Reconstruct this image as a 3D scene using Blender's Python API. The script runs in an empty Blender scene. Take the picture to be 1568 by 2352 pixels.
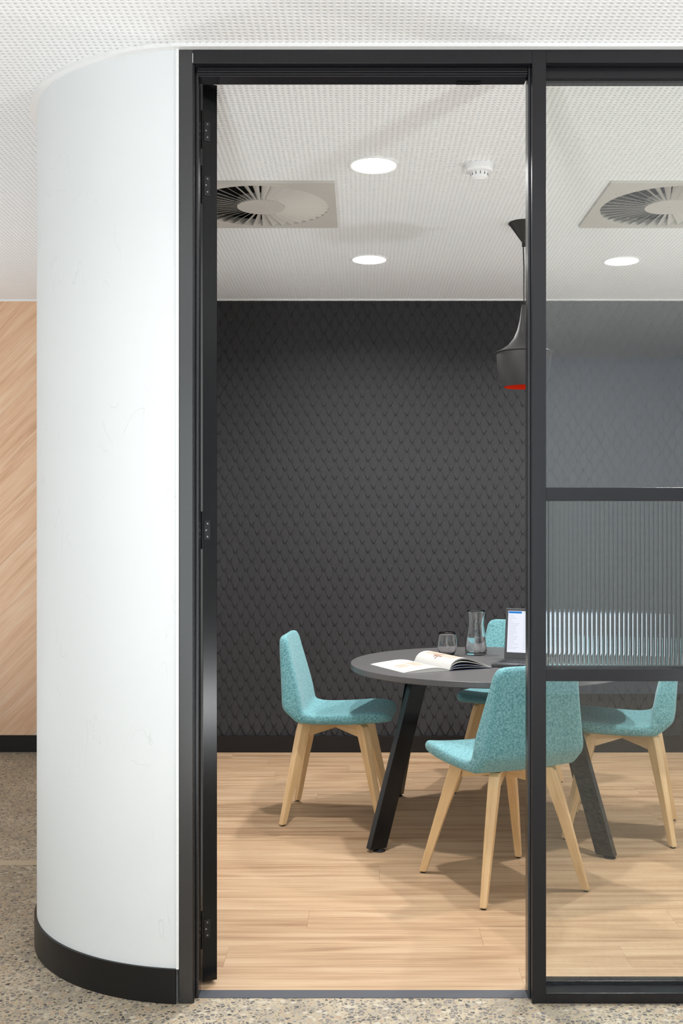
import bpy, bmesh, math, random
import numpy as np
from mathutils import Vector, Matrix
random.seed(7)
PI = math.pi
S = bpy.context.scene
C = S.collection
# ------------------------------------------------------------------ camera, world, exposure
cam_d = bpy.data.cameras.new('camera'); cam = bpy.data.objects.new('camera', cam_d); C.objects.link(cam)
CZ = 1.344
cam.location = (0, 0, CZ); cam.rotation_euler = (PI/2, 0, 0)
cam_d.sensor_width = 36; cam_d.lens = 2470/2352*36
cam_d.shift_x = -44/2352; cam_d.shift_y = 34/2352
cam_d.clip_start = .05; cam_d.clip_end = 60
S.camera = cam
W = bpy.data.worlds.new('world'); S.world = W; W.use_nodes = True
WB = W.node_tree.nodes['Background']
WB.inputs[0].default_value = (.93, .97, 1.0, 1); WB.inputs[1].default_value = 2.3
vs = S.view_settings
vs.view_transform = 'Standard'; vs.look = 'None'; vs.gamma = 1; vs.exposure = 0.0; vs.use_curve_mapping = False
ROOM_W = 24.5        # room downlight power
CORR_W = 6.0        # corridor downlight power
UP_W = (61.0, 76.0, 36.0, 27.0)  # unseen floor lights, added to brighten the ceilings
CH = 2.70            # ceiling height
YF = 3.03            # shopfront face
YB = 6.42            # back wall face
# ------------------------------------------------------------------ materials
def new_mat(name):
    m = bpy.data.materials.new(name); m.use_nodes = True
    nt = m.node_tree; b = nt.nodes['Principled BSDF']
    return m, nt, b
def N(nt, t, **kw):
    n = nt.nodes.new(t)
    for k, v in kw.items(): setattr(n, k, v)
    return n
def L(nt, a, b): nt.links.new(a, b)
def simple(name, col, rough=.5, metal=0, spec=.5, bump=0, bscale=200, coat=0):
    m, nt, b = new_mat(name)
    b.inputs['Base Color'].default_value = (*col, 1); b.inputs['Roughness'].default_value = rough
    b.inputs['Metallic'].default_value = metal; b.inputs['Specular IOR Level'].default_value = spec
    b.inputs['Coat Weight'].default_value = coat
    tc = N(nt, 'ShaderNodeTexCoord'); n = N(nt, 'ShaderNodeTexNoise'); n.inputs['Scale'].default_value = bscale
    L(nt, tc.outputs['Object'], n.inputs['Vector'])
    mx = N(nt, 'ShaderNodeMix', data_type='RGBA'); mx.inputs[6].default_value = (*[c*.94 for c in col], 1); mx.inputs[7].default_value = (*[min(1, c*1.05) for c in col], 1)
    L(nt, n.outputs[0], mx.inputs[0]); L(nt, mx.outputs[2], b.inputs['Base Color'])
    if bump:
        bp = N(nt, 'ShaderNodeBump'); bp.inputs['Strength'].default_value = bump; bp.inputs['Distance'].default_value = .002
        L(nt, n.outputs[0], bp.inputs['Height']); L(nt, bp.outputs[0], b.inputs['Normal'])
    return m
def emis(name, col, s):
    m = bpy.data.materials.new(name); m.use_nodes = True; nt = m.node_tree; nt.nodes.clear()
    e = N(nt, 'ShaderNodeEmission'); e.inputs[0].default_value = (*col, 1); e.inputs[1].default_value = s
    o = N(nt, 'ShaderNodeOutputMaterial'); L(nt, e.outputs[0], o.inputs[0]); return m
def wood(name, c1, c2, c3, sx=.95, sy=21, fine=150, rough=.45, rnd=True):
    """grain runs along the object's local X"""
    m, nt, b = new_mat(name)
    tc = N(nt, 'ShaderNodeTexCoord'); oi = N(nt, 'ShaderNodeObjectInfo')
    add = N(nt, 'ShaderNodeVectorMath', operation='ADD')
    sc = N(nt, 'ShaderNodeVectorMath', operation='SCALE'); sc.inputs['Scale'].default_value = 37.0
    cb = N(nt, 'ShaderNodeCombineXYZ')
    for i in range(3): L(nt, oi.outputs['Random'], cb.inputs[i])
    L(nt, cb.outputs[0], sc.inputs[0]); L(nt, tc.outputs['Object'], add.inputs[0]); L(nt, sc.outputs[0], add.inputs[1])
    def stretched(a, bb, detail, dist, rough_=.6):
        mp = N(nt, 'ShaderNodeVectorMath', operation='MULTIPLY'); mp.inputs[1].default_value = (a, bb, bb)
        L(nt, add.outputs[0], mp.inputs[0])
        n = N(nt, 'ShaderNodeTexNoise'); n.inputs['Scale'].default_value = 1; n.inputs['Detail'].default_value = detail
        n.inputs['Distortion'].default_value = dist; n.inputs['Roughness'].default_value = rough_
        L(nt, mp.outputs[0], n.inputs['Vector']); return n
    n1 = stretched(sx, sy, 6, .8); n2 = stretched(sx*3, fine, 3, .2, .7)
    # growth rings: contour lines of the broad noise
    mul = N(nt, 'ShaderNodeMath', operation='MULTIPLY'); mul.inputs[1].default_value = 26
    n3 = stretched(sx*.9, sy*.42, 1.5, .5, .4); L(nt, n3.outputs[0], mul.inputs[0])
    sn = N(nt, 'ShaderNodeMath', operation='SINE'); L(nt, mul.outputs[0], sn.inputs[0])
    r = N(nt, 'ShaderNodeValToRGB'); e = r.color_ramp.elements
    e[0].position = .27; e[0].color = (*c1, 1); e[1].position = .69; e[1].color = (*c3, 1)
    k = e.new(.48); k.color = (*c2, 1)
    s1 = N(nt, 'ShaderNodeMath', operation='MULTIPLY_ADD'); s1.inputs[1].default_value = .42; L(nt, n2.outputs[0], s1.inputs[0])
    s0 = N(nt, 'ShaderNodeMath', operation='MULTIPLY'); s0.inputs[1].default_value = .55; L(nt, n1.outputs[0], s0.inputs[0]); L(nt, s0.outputs[0], s1.inputs[2])
    s2 = N(nt, 'ShaderNodeMath', operation='MULTIPLY_ADD'); s2.inputs[1].default_value = .045; L(nt, sn.outputs[0], s2.inputs[0]); L(nt, s1.outputs[0], s2.inputs[2])
    if rnd:
        s3 = N(nt, 'ShaderNodeMath', operation='MULTIPLY_ADD'); s3.inputs[1].default_value = .07; L(nt, oi.outputs['Random'], s3.inputs[0]); L(nt, s2.outputs[0], s3.inputs[2])
        s4 = N(nt, 'ShaderNodeMath', operation='SUBTRACT'); s4.inputs[1].default_value = .035; L(nt, s3.outputs[0], s4.inputs[0]); s2 = s4
    L(nt, s2.outputs[0], r.inputs[0]); L(nt, r.outputs[0], b.inputs['Base Color'])
    b.inputs['Roughness'].default_value = rough
    bp = N(nt, 'ShaderNodeBump'); bp.inputs['Strength'].default_value = .12; bp.inputs['Distance'].default_value = .001
    L(nt, n2.outputs[0], bp.inputs['Height']); L(nt, bp.outputs[0], b.inputs['Normal'])
    return m

M = {}
M['white'] = simple('white_paint', (.80, .81, .81), .55)
M['white_gloss'] = simple('white_trim', (.84, .84, .84), .35)
M['ceil'] = simple('ceiling_board', (.865, .875, .885), .6)
M['hole_wall'] = simple('hole_edge', (.66, .66, .66), .8)
M['fleece'] = simple('hole_fleece', (.24, .24, .24), .9)
M['blue_wall'] = simple('pale_blue_grey_paint', (.74, .82, .93), .6)
M['black'] = simple('black_powdercoat', (.0085, .008, .0105), .27, spec=.45, bump=.04, bscale=900)
M['post'] = simple('black_satin_post', (.008, .008, .0105), .22, spec=1.0, bump=.04, bscale=900)
M['black_gloss'] = simple('black_gloss_steel', (.004, .004, .0045), .2, spec=.30)
M['skirt'] = simple('black_skirting', (.010, .009, .009), .38, spec=.3, bump=.06, bscale=120)
M['grout'] = simple('cream_joint', (.74, .60, .46), .6)
M['mortar'] = simple('smooth_mortar', (.50, .41, .29), .6, bump=.1, bscale=60)
M['grey_strip'] = simple('grey_threshold', (.075, .08, .095), .5)
M['table'] = simple('dark_laminate', (.085, .080, .082), .40, bump=.05, bscale=300)
M['vent'] = simple('beige_grey_metal', (.56, .53, .49), .45)
M['void'] = simple('dark_duct', (.01, .01, .01), .8)
M['steel'] = simple('screw_steel', (.35, .35, .36), .3, 1)
M['chrome'] = simple('satin_steel', (.5, .5, .5), .25, 1)
M['plastic'] = simple('white_plastic', (.85, .85, .86), .4)
M['glide'] = simple('black_plastic', (.01, .01, .01), .6)
M['pend'] = simple('matt_black_shade', (.024, .023, .022), .5, spec=.35)
M['red'] = simple('red_enamel', (.85, .045, .012), .25)
M['paper'] = simple('white_paper', (.52, .512, .49), .5)
M['paper_edge'] = simple('paper_edges', (.44, .43, .41), .6, bump=.2, bscale=400)
M['print_tan'] = simple('tan_print', (.43, .345, .28), .5, bscale=30)
M['print_dark'] = simple('brown_print', (.22, .12, .08), .5)
M['print_blue'] = simple('navy_page', (.02, .035, .09), .4)
M['laptop'] = simple('dark_grey_metal', (.06, .06, .065), .4, .3)
M['key'] = simple('black_keys', (.012, .012, .013), .5)
M['screen'] = emis('lit_screen', (.86, .89, 1.0), 1.0)
M['ui_blue'] = emis('screen_blue', (.03, .25, .75), .9)
M['ui_grey'] = emis('screen_text', (.62, .66, .74), .95)
M['ui_pale'] = emis('screen_panel', (.72, .82, .92), .95)
M['diff'] = emis('lamp_diffuser', (1, .985, .96), 9)
M['cordm'] = simple('black_cord', (.01, .01, .01), .6)
M['plank'] = wood('oak_vinyl', (.27, .145, .075), (.475, .312, .185), (.61, .445, .295), fine=170)
M['wallwood'] = wood('oak_panel', (.56, .31, .175), (.74, .47, .30), (.82, .61, .43), sx=1.5, sy=24, rough=.4)
M['ash'] = wood('ash_wood', (.56, .335, .145), (.70, .465, .235), (.76, .54, .30), sx=2.5, sy=40, fine=330, rough=.4)
# felt
m, nt, b = new_mat('charcoal_felt'); tc = N(nt, 'ShaderNodeTexCoord'); gp = N(nt, 'ShaderNodeNewGeometry')
n = N(nt, 'ShaderNodeTexNoise'); n.inputs['Scale'].default_value = 420; n.inputs['Detail'].default_value = 2; L(nt, gp.outputs['Position'], n.inputs['Vector'])
r = N(nt, 'ShaderNodeValToRGB'); r.color_ramp.elements[0].position = .3; r.color_ramp.elements[1].position = .7
r.color_ramp.elements[0].color = (.025, .025, .027, 1); r.color_ramp.elements[1].color = (.056, .055, .058, 1)
L(nt, n.outputs[0], r.inputs[0]); L(nt, r.outputs[0], b.inputs['Base Color']); b.inputs['Roughness'].default_value = .95; b.inputs['Specular IOR Level'].default_value = .1
b.inputs['Sheen Weight'].default_value = .1
bp = N(nt, 'ShaderNodeBump'); bp.inputs['Strength'].default_value = .3; bp.inputs['Distance'].default_value = .001; L(nt, n.outputs[0], bp.inputs['Height']); L(nt, bp.outputs[0], b.inputs['Normal'])
M['felt'] = m
# fabric
m, nt, b = new_mat('teal_melange_fabric'); tc = N(nt, 'ShaderNodeTexCoord')
prev = None
for v in ((120, 120, 620), (120, 620, 120), (620, 120, 120)):
    mp = N(nt, 'ShaderNodeVectorMath', operation='MULTIPLY'); mp.inputs[1].default_value = v; L(nt, tc.outputs['Object'], mp.inputs[0])
    n = N(nt, 'ShaderNodeTexNoise'); n.inputs['Scale'].default_value = 1; n.inputs['Detail'].default_value = 2; L(nt, mp.outputs[0], n.inputs['Vector'])
    if prev is None: prev = n.outputs[0]
    else:
        a = N(nt, 'ShaderNodeMath', operation='ADD'); L(nt, prev, a.inputs[0]); L(nt, n.outputs[0], a.inputs[1]); prev = a.outputs[0]
d = N(nt, 'ShaderNodeMath', operation='DIVIDE'); d.inputs[1].default_value = 3; L(nt, prev, d.inputs[0])
r = N(nt, 'ShaderNodeValToRGB'); r.color_ramp.elements[0].position = .40; r.color_ramp.elements[1].position = .60
r.color_ramp.elements[0].color = (.050, .185, .205, 1); r.color_ramp.elements[1].color = (.225, .440, .475, 1)
L(nt, d.outputs[0], r.inputs[0]); L(nt, r.outputs[0], b.inputs['Base Color']); b.inputs['Roughness'].default_value = .9; b.inputs['Specular IOR Level'].default_value = .2
b.inputs['Sheen Weight'].default_value = .15
bp = N(nt, 'ShaderNodeBump'); bp.inputs['Strength'].default_value = .35; bp.inputs['Distance'].default_value = .0015; L(nt, d.outputs[0], bp.inputs['Height']); L(nt, bp.outputs[0], b.inputs['Normal'])
M['fabric'] = m
# venetian plaster with faint trowel scratches
m, nt, b = new_mat('white_plaster'); tc = N(nt, 'ShaderNodeTexCoord')
n1 = N(nt, 'ShaderNodeTexNoise'); n1.inputs['Scale'].default_value = 1.6; n1.inputs['Detail'].default_value = 3; n1.inputs['Distortion'].default_value = .9; L(nt, tc.outputs['Object'], n1.inputs['Vector'])
mr = N(nt, 'ShaderNodeValToRGB'); mr.color_ramp.elements[0].color = (.755, .78, .795, 1); mr.color_ramp.elements[1].color = (.79, .81, .82, 1); L(nt, n1.outputs[0], mr.inputs[0])
# scratches: thin contour of a distorted noise, masked
n2 = N(nt, 'ShaderNodeTexNoise'); n2.inputs['Scale'].default_value = 5.2; n2.inputs['Detail'].default_value = 2; n2.inputs['Distortion'].default_value = 1.5
mpv = N(nt, 'ShaderNodeVectorMath', operation='MULTIPLY'); mpv.inputs[1].default_value = (1.3, 1.3, .6); L(nt, tc.outputs['Object'], mpv.inputs[0]); L(nt, mpv.outputs[0], n2.inputs['Vector'])
sb = N(nt, 'ShaderNodeMath', operation='SUBTRACT'); sb.inputs[1].default_value = .5; L(nt, n2.outputs[0], sb.inputs[0])
ab = N(nt, 'ShaderNodeMath', operation='ABSOLUTE'); L(nt, sb.outputs[0], ab.inputs[0])
lt = N(nt, 'ShaderNodeMapRange'); lt.inputs['From Min'].default_value = 0; lt.inputs['From Max'].default_value = .006; lt.inputs['To Min'].default_value = 1; lt.inputs['To Max'].default_value = 0; L(nt, ab.outputs[0], lt.inputs['Value'])
n3 = N(nt, 'ShaderNodeTexNoise'); n3.inputs['Scale'].default_value = 7; L(nt, tc.outputs['Object'], n3.inputs['Vector'])
ms = N(nt, 'ShaderNodeMapRange'); ms.inputs['From Min'].default_value = .545; ms.inputs['From Max'].default_value = .64; L(nt, n3.outputs[0], ms.inputs['Value'])
mu = N(nt, 'ShaderNodeMath', operation='MULTIPLY'); L(nt, lt.outputs[0], mu.inputs[0]); L(nt, ms.outputs[0], mu.inputs[1])
mxx = N(nt, 'ShaderNodeMix', data_type='RGBA'); mxx.inputs[7].default_value = (.62, .66, .66, 1)
mh = N(nt, 'ShaderNodeMath', operation='MULTIPLY'); mh.inputs[1].default_value = .55; L(nt, mu.outputs[0], mh.inputs[0])
L(nt, mh.outputs[0], mxx.inputs[0]); L(nt, mr.outputs[0], mxx.inputs[6]); L(nt, mxx.outputs[2], b.inputs['Base Color'])
b.inputs['Roughness'].default_value = .62
bp = N(nt, 'ShaderNodeBump'); bp.inputs['Strength'].default_value = .25; bp.inputs['Distance'].default_value = .002; L(nt, mu.outputs[0], bp.inputs['Height']); L(nt, bp.outputs[0], b.inputs['Normal'])
M['plaster'] = m
# exposed aggregate concrete
m, nt, b = new_mat('exposed_aggregate'); gp = N(nt, 'ShaderNodeNewGeometry')
nz = N(nt, 'ShaderNodeTexNoise'); nz.inputs['Scale'].default_value = 60; L(nt, gp.outputs['Position'], nz.inputs['Vector'])
dv = N(nt, 'ShaderNodeVectorMath', operation='SCALE'); dv.inputs['Scale'].default_value = .010; L(nt, nz.outputs['Color'], dv.inputs[0])
av = N(nt, 'ShaderNodeVectorMath', operation='ADD'); L(nt, gp.outputs['Position'], av.inputs[0]); L(nt, dv.outputs[0], av.inputs[1])
def vor(scale, feat):
    v = N(nt, 'ShaderNodeTexVoronoi', feature=feat); v.inputs['Scale'].default_value = scale; L(nt, av.outputs[0], v.inputs['Vector']); return v
ve = vor(76, 'DISTANCE_TO_EDGE'); vc = vor(76, 'F1')
se = N(nt, 'ShaderNodeSeparateColor'); L(nt, vc.outputs['Color'], se.inputs[0])
rr = N(nt, 'ShaderNodeValToRGB'); rr.color_ramp.interpolation = 'CONSTANT'
cols = [(0, (.10, .095, .09)), (.16, (.20, .18, .16)), (.34, (.27, .24, .20)), (.52, (.16, .15, .15)), (.66, (.33, .30, .25)), (.80, (.38, .27, .19)), (.86, (.50, .46, .38)), (.95, (.05, .05, .05))]
rr.color_ramp.elements[0].color = (*cols[0][1], 1); rr.color_ramp.elements[1].position = cols[1][0]; rr.color_ramp.elements[1].color = (*cols[1][1], 1)
for p, c in cols[2:]:
    e = rr.color_ramp.elements.new(p); e.color = (*c, 1)
L(nt, se.outputs[0], rr.inputs[0])
th = N(nt, 'ShaderNodeMath', operation='MULTIPLY_ADD'); th.inputs[1].default_value = .15; th.inputs[2].default_value = .035; L(nt, se.outputs[1], th.inputs[0])
gt = N(nt, 'ShaderNodeMath', operation='SUBTRACT'); L(nt, ve.outputs['Distance'], gt.inputs[0]); L(nt, th.outputs[0], gt.inputs[1])
st = N(nt, 'ShaderNodeMapRange'); st.inputs['From Min'].default_value = 0; st.inputs['From Max'].default_value = .04; L(nt, gt.outputs[0], st.inputs['Value'])
mort = N(nt, 'ShaderNodeTexNoise'); mort.inputs['Scale'].default_value = 3.5; mort.inputs['Detail'].default_value = 6; L(nt, gp.outputs['Position'], mort.inputs['Vector'])
mc = N(nt, 'ShaderNodeValToRGB'); mc.color_ramp.elements[0].position = .3; mc.color_ramp.elements[0].color = (.33, .265, .175, 1); mc.color_ramp.elements[1].position = .7; mc.color_ramp.elements[1].color = (.54, .455, .33, 1); L(nt, mort.outputs[0], mc.inputs[0])
mx = N(nt, 'ShaderNodeMix', data_type='RGBA'); L(nt, st.outputs[0], mx.inputs[0]); L(nt, mc.outputs[0], mx.inputs[6]); L(nt, rr.outputs[0], mx.inputs[7])
L(nt, mx.outputs[2], b.inputs['Base Color']); b.inputs['Roughness'].default_value = .5
bp = N(nt, 'ShaderNodeBump'); bp.inputs['Strength'].default_value = .25; bp.inputs['Distance'].default_value = .002; L(nt, st.outputs[0], bp.inputs['Height']); L(nt, bp.outputs[0], b.inputs['Normal'])
M['agg'] = m
# perforated board where the holes are too far off to matter (same grid)
PITCH = .0186; HOLE = .0038; GX, GY = -2.30, 2.50
m, nt, b = new_mat('perforated_board'); gp = N(nt, 'ShaderNodeNewGeometry')
off = N(nt, 'ShaderNodeVectorMath', operation='SUBTRACT'); off.inputs[1].default_value = (GX+PITCH/2, GY+PITCH/2, 0); L(nt, gp.outputs['Position'], off.inputs[0])
sx = N(nt, 'ShaderNodeSeparateXYZ'); L(nt, off.outputs[0], sx.inputs[0])
sq = []
for i in (0, 1):
    w = N(nt, 'ShaderNodeMath', operation='WRAP'); w.inputs[1].default_value = PITCH/2; w.inputs[2].default_value = -PITCH/2; L(nt, sx.outputs[i], w.inputs[0])
    p = N(nt, 'ShaderNodeMath', operation='MULTIPLY'); L(nt, w.outputs[0], p.inputs[0]); L(nt, w.outputs[0], p.inputs[1]); sq.append(p)
a = N(nt, 'ShaderNodeMath', operation='ADD'); L(nt, sq[0].outputs[0], a.inputs[0]); L(nt, sq[1].outputs[0], a.inputs[1])
lt = N(nt, 'ShaderNodeMath', operation='LESS_THAN'); lt.inputs[1].default_value = HOLE**2; L(nt, a.outputs[0], lt.inputs[0])
mx = N(nt, 'ShaderNodeMix', data_type='RGBA'); mx.inputs[6].default_value = (.865, .875, .885, 1); mx.inputs[7].default_value = (.36, .36, .35, 1)
L(nt, lt.outputs[0], mx.inputs[0]); L(nt, mx.outputs[2], b.inputs['Base Color']); b.inputs['Roughness'].default_value = .6
M['perf'] = m
# clear pane (thin solid slab) : transmission + angle dependent mirror on each face
def pane_mat(name, tint, f0=.052, rough=0.0):
    m = bpy.data.materials.new(name); m.use_nodes = True; nt = m.node_tree; nt.nodes.clear()
    lw = N(nt, 'ShaderNodeLayerWeight'); lw.inputs[0].default_value = .5
    pw = N(nt, 'ShaderNodeMath', operation='POWER'); pw.inputs[1].default_value = 5; L(nt, lw.outputs['Facing'], pw.inputs[0])
    ma = N(nt, 'ShaderNodeMath', operation='MULTIPLY_ADD'); ma.inputs[1].default_value = 1-f0; ma.inputs[2].default_value = f0; L(nt, pw.outputs[0], ma.inputs[0])
    t = N(nt, 'ShaderNodeBsdfTransparent'); t.inputs[0].default_value = (*tint, 1)
    g = N(nt, 'ShaderNodeBsdfGlossy'); g.inputs['Roughness'].default_value = rough; g.inputs[0].default_value = (1, 1, 1, 1)
    mx = N(nt, 'ShaderNodeMixShader'); L(nt, ma.outputs[0], mx.inputs[0]); L(nt, t.outputs[0], mx.inputs[1]); L(nt, g.outputs[0], mx.inputs[2])
    o = N(nt, 'ShaderNodeOutputMaterial'); L(nt, mx.outputs[0], o.inputs[0]); return m
M['pane'] = pane_mat('clear_pane', (.965, .98, .968))
def glass_mat(name, col, ior=1.5, rough=0):
    m, nt, b = new_mat(name); b.inputs['Base Color'].default_value = (*col, 1); b.inputs['Roughness'].default_value = rough
    b.inputs['IOR'].default_value = ior; b.inputs['Transmission Weight'].default_value = 1; return m
M['reed'] = glass_mat('reeded_glass', (.86, .955, .94), 1.5)
M['glass'] = glass_mat('table_glass', (1, 1, 1), 1.45)
M['water'] = glass_mat('water', (.97, .99, 1.0), 1.33)

# ------------------------------------------------------------------ mesh helpers
def box(bm, x0, x1, y0, y1, z0, z1):
    v = [bm.verts.new(p) for p in ((x0,y0,z0),(x1,y0,z0),(x1,y1,z0),(x0,y1,z0),(x0,y0,z1),(x1,y0,z1),(x1,y1,z1),(x0,y1,z1))]
    for f in ((0,3,2,1),(4,5,6,7),(0,1,5,4),(1,2,6,5),(2,3,7,6),(3,0,4,7)): bm.faces.new([v[i] for i in f])
def boxes(*bs):
    bm = bmesh.new()
    for b_ in bs: box(bm, *b_)
    return bm
def loft(bm, rings, cap=True, close=True):
    R = [[bm.verts.new(p) for p in r_] for r_ in rings]; n = len(R[0])
    for a_, b_ in zip(R, R[1:]):
        for i in range(n if close else n-1):
            j = (i+1) % n; bm.faces.new((a_[i], a_[j], b_[j], b_[i]))
    if cap:
        bm.faces.new(list(reversed(R[0]))); bm.faces.new(R[-1])
    return R
def lathe(bm, prof, n=32, cx=0, cy=0, closed=False):
    """prof: list of (r,z); r==0 makes a pole"""
    R = []
    for r_, z in prof:
        if r_ < 1e-6: R.append([bm.verts.new((cx, cy, z))])
        else: R.append([bm.verts.new((cx+r_*math.cos(2*PI*i/n), cy+r_*math.sin(2*PI*i/n), z)) for i in range(n)])
    pairs = list(zip(R, R[1:]))
    if closed: pairs.append((R[-1], R[0]))
    for a_, b_ in pairs:
        for i in range(n):
            j = (i+1) % n
            if len(a_) == 1 and len(b_) == 1: break
            if len(a_) == 1: bm.faces.new((a_[0], b_[j], b_[i]))
            elif len(b_) == 1: bm.faces.new((a_[i], a_[j], b_[0]))
            else: bm.faces.new((a_[i], a_[j], b_[j], b_[i]))
def tube(bm, pts, r, n=8):
    rings = []
    for i, p in enumerate(pts):
        p = Vector(p); d = (Vector(pts[min(i+1, len(pts)-1)])-Vector(pts[max(i-1, 0)])).normalized()
        a_ = d.orthogonal().normalized(); b_ = d.cross(a_)
        rr_ = r[i] if isinstance(r, (list, tuple)) else r
        rings.append([p+(a_*math.cos(2*PI*k/n)+b_*math.sin(2*PI*k/n))*rr_ for k in range(n)])
    loft(bm, rings)
def obj(name, bm, mat, parent=None, loc=None, rot=None, smooth=False, bevel=0, mats=None):
    me = bpy.data.meshes.new(name)
    bmesh.ops.recalc_face_normals(bm, faces=bm.faces); bm.to_mesh(me); bm.free()
    o = bpy.data.objects.new(name, me); C.objects.link(o)
    for mm in (mats or [mat]): me.materials.append(M[mm])
    if smooth is True:
        for p in me.polygons: p.use_smooth = True
    if smooth == 'auto':
        me.set_sharp_from_angle(angle=math.radians(35))
        for p in me.polygons: p.use_smooth = True
    if parent: o.parent = parent
    if loc: o.location = loc
    if rot: o.rotation_euler = rot
    if bevel:
        md = o.modifiers.new('bevel', 'BEVEL'); md.width = bevel; md.segments = 2; md.limit_method = 'ANGLE'; md.angle_limit = math.radians(40)
    return o
def thing(name, label, cat, loc=(0,0,0), rz=0, group=None):
    o = bpy.data.objects.new(name, None); C.objects.link(o); o.empty_display_size = .1
    o.location = loc; o.rotation_euler = (0, 0, rz); o['label'] = label; o['category'] = cat
    if group: o['group'] = group
    return o
def tag(o, label, cat, group=None):
    o['label'] = label; o['category'] = cat
    if group: o['group'] = group
    return o
def struct(o, label=None, cat=None):
    o['kind'] = 'structure'
    if label: o['label'] = label
    if cat: o['category'] = cat
    return o
def sempty(name, label, cat, loc=(0,0,0)):
    o = bpy.data.objects.new(name, None); C.objects.link(o); o.location = loc; return struct(o, label, cat)

# ------------------------------------------------------------------ the shell
XL, XR = -4.2, 4.2           # corridor sides
RXL, RXR = -1.07, 3.4        # room sides
YW = -2.5                    # corridor front wall
DL_ROOM = [(.049, 4.03), (.044, 5.45), (1.33, 4.03), (1.33, 5.48)]
VENTS = [(-.419, 4.526), (1.298, 4.526)]
DL_CORR = [(-2.6, 1.5), (-1.1, 1.5), (.3, 1.5), (2.2, 1.5), (-2.6, -.9), (-1.1, -.9), (.3, -.9), (2.9, -.9)]

# corridor floor of exposed aggregate, in slabs with a saw cut
AC0 = (-.455, 3.645); AMID = .570
def arc_x(y_, r_=AMID):
    if y_ >= AC0[1]: return AC0[0]-r_
    return AC0[0]-math.sqrt(max(0, r_*r_-(AC0[1]-y_)**2))
bm = boxes((XL, XR, YW, 3.08, -.06, 0), (XL, -1.025, 4.270, YB+.1, -.06, 0), (XL, -1.025, 4.262, 4.270, -.06, -.003))
cur = [(arc_x(3.08+i*.565/16), 3.08+i*.565/16) for i in range(17)]
poly = [(XL, 3.08)]+cur+[(-1.025, 4.262), (XL, 4.262)]
loft(bm, [[(p[0], p[1], -.06) for p in poly], [(p[0], p[1], 0) for p in poly]])
fl = obj('floor', bm, 'agg')
struct(fl, 'exposed aggregate concrete corridor floor', 'floor')
fr = obj('floor', boxes((-1.0, RXR, 3.08, YB+.1, -.06, -.010)), 'grey_strip'); struct(fr, 'light oak plank floor of the meeting room', 'floor')
# planks
ROWY = .164; y = 3.117; row = 0; anchors = {0: .48, 1: .829, 2: .395, 3: 1.07}
while y < YB:
    y1 = min(y+ROWY, YB)
    a0 = anchors.get(row, random.uniform(0, 1.25)); x = a0
    while x > -.98: x -= 1.25
    while x < RXR:
        xa, xb = max(x, -.98), min(x+1.25, RXR)
        if xb-xa > .01:
            g = .0002
            mx_, my_ = (xa+xb)/2, (y+y1)/2
            ys = [y+g+(y1-y-2*g)*k_/5 for k_ in range(6)]
            lft = [(max(xa, arc_x(yy))+g, yy) for yy in reversed(ys)]
            if lft[0][0] > xa+2*g or lft[-1][0] > xa+2*g: pl = lft+[(xb-g, ys[0]), (xb-g, ys[-1])]
            else: pl = [(xa+g, ys[-1]), (xa+g, ys[0]), (xb-g, ys[0]), (xb-g, ys[-1])]
            if lft[-1][0] > xb-.02: x += 1.25; continue
            bm = bmesh.new(); loft(bm, [[(p[0]-mx_, p[1]-my_, -.009) for p in pl], [(p[0]-mx_, p[1]-my_, 0) for p in pl]])
            obj('plank', bm, 'plank', fr, loc=((xa+xb)/2, (y+y1)/2, 0), bevel=.0004)
        x += 1.25
    y = y1; row += 1
obj('joint_strip', boxes((XL, -1.025, 4.272, 4.335, -.01, .0006)), 'mortar', fl)
# threshold strip
th_ = obj('trim_1', boxes((-.4725, .483, 3.066, 3.117, -.03, .0015)), 'grey_strip'); struct(th_, 'dark grey threshold strip in the doorway', 'threshold')

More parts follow.
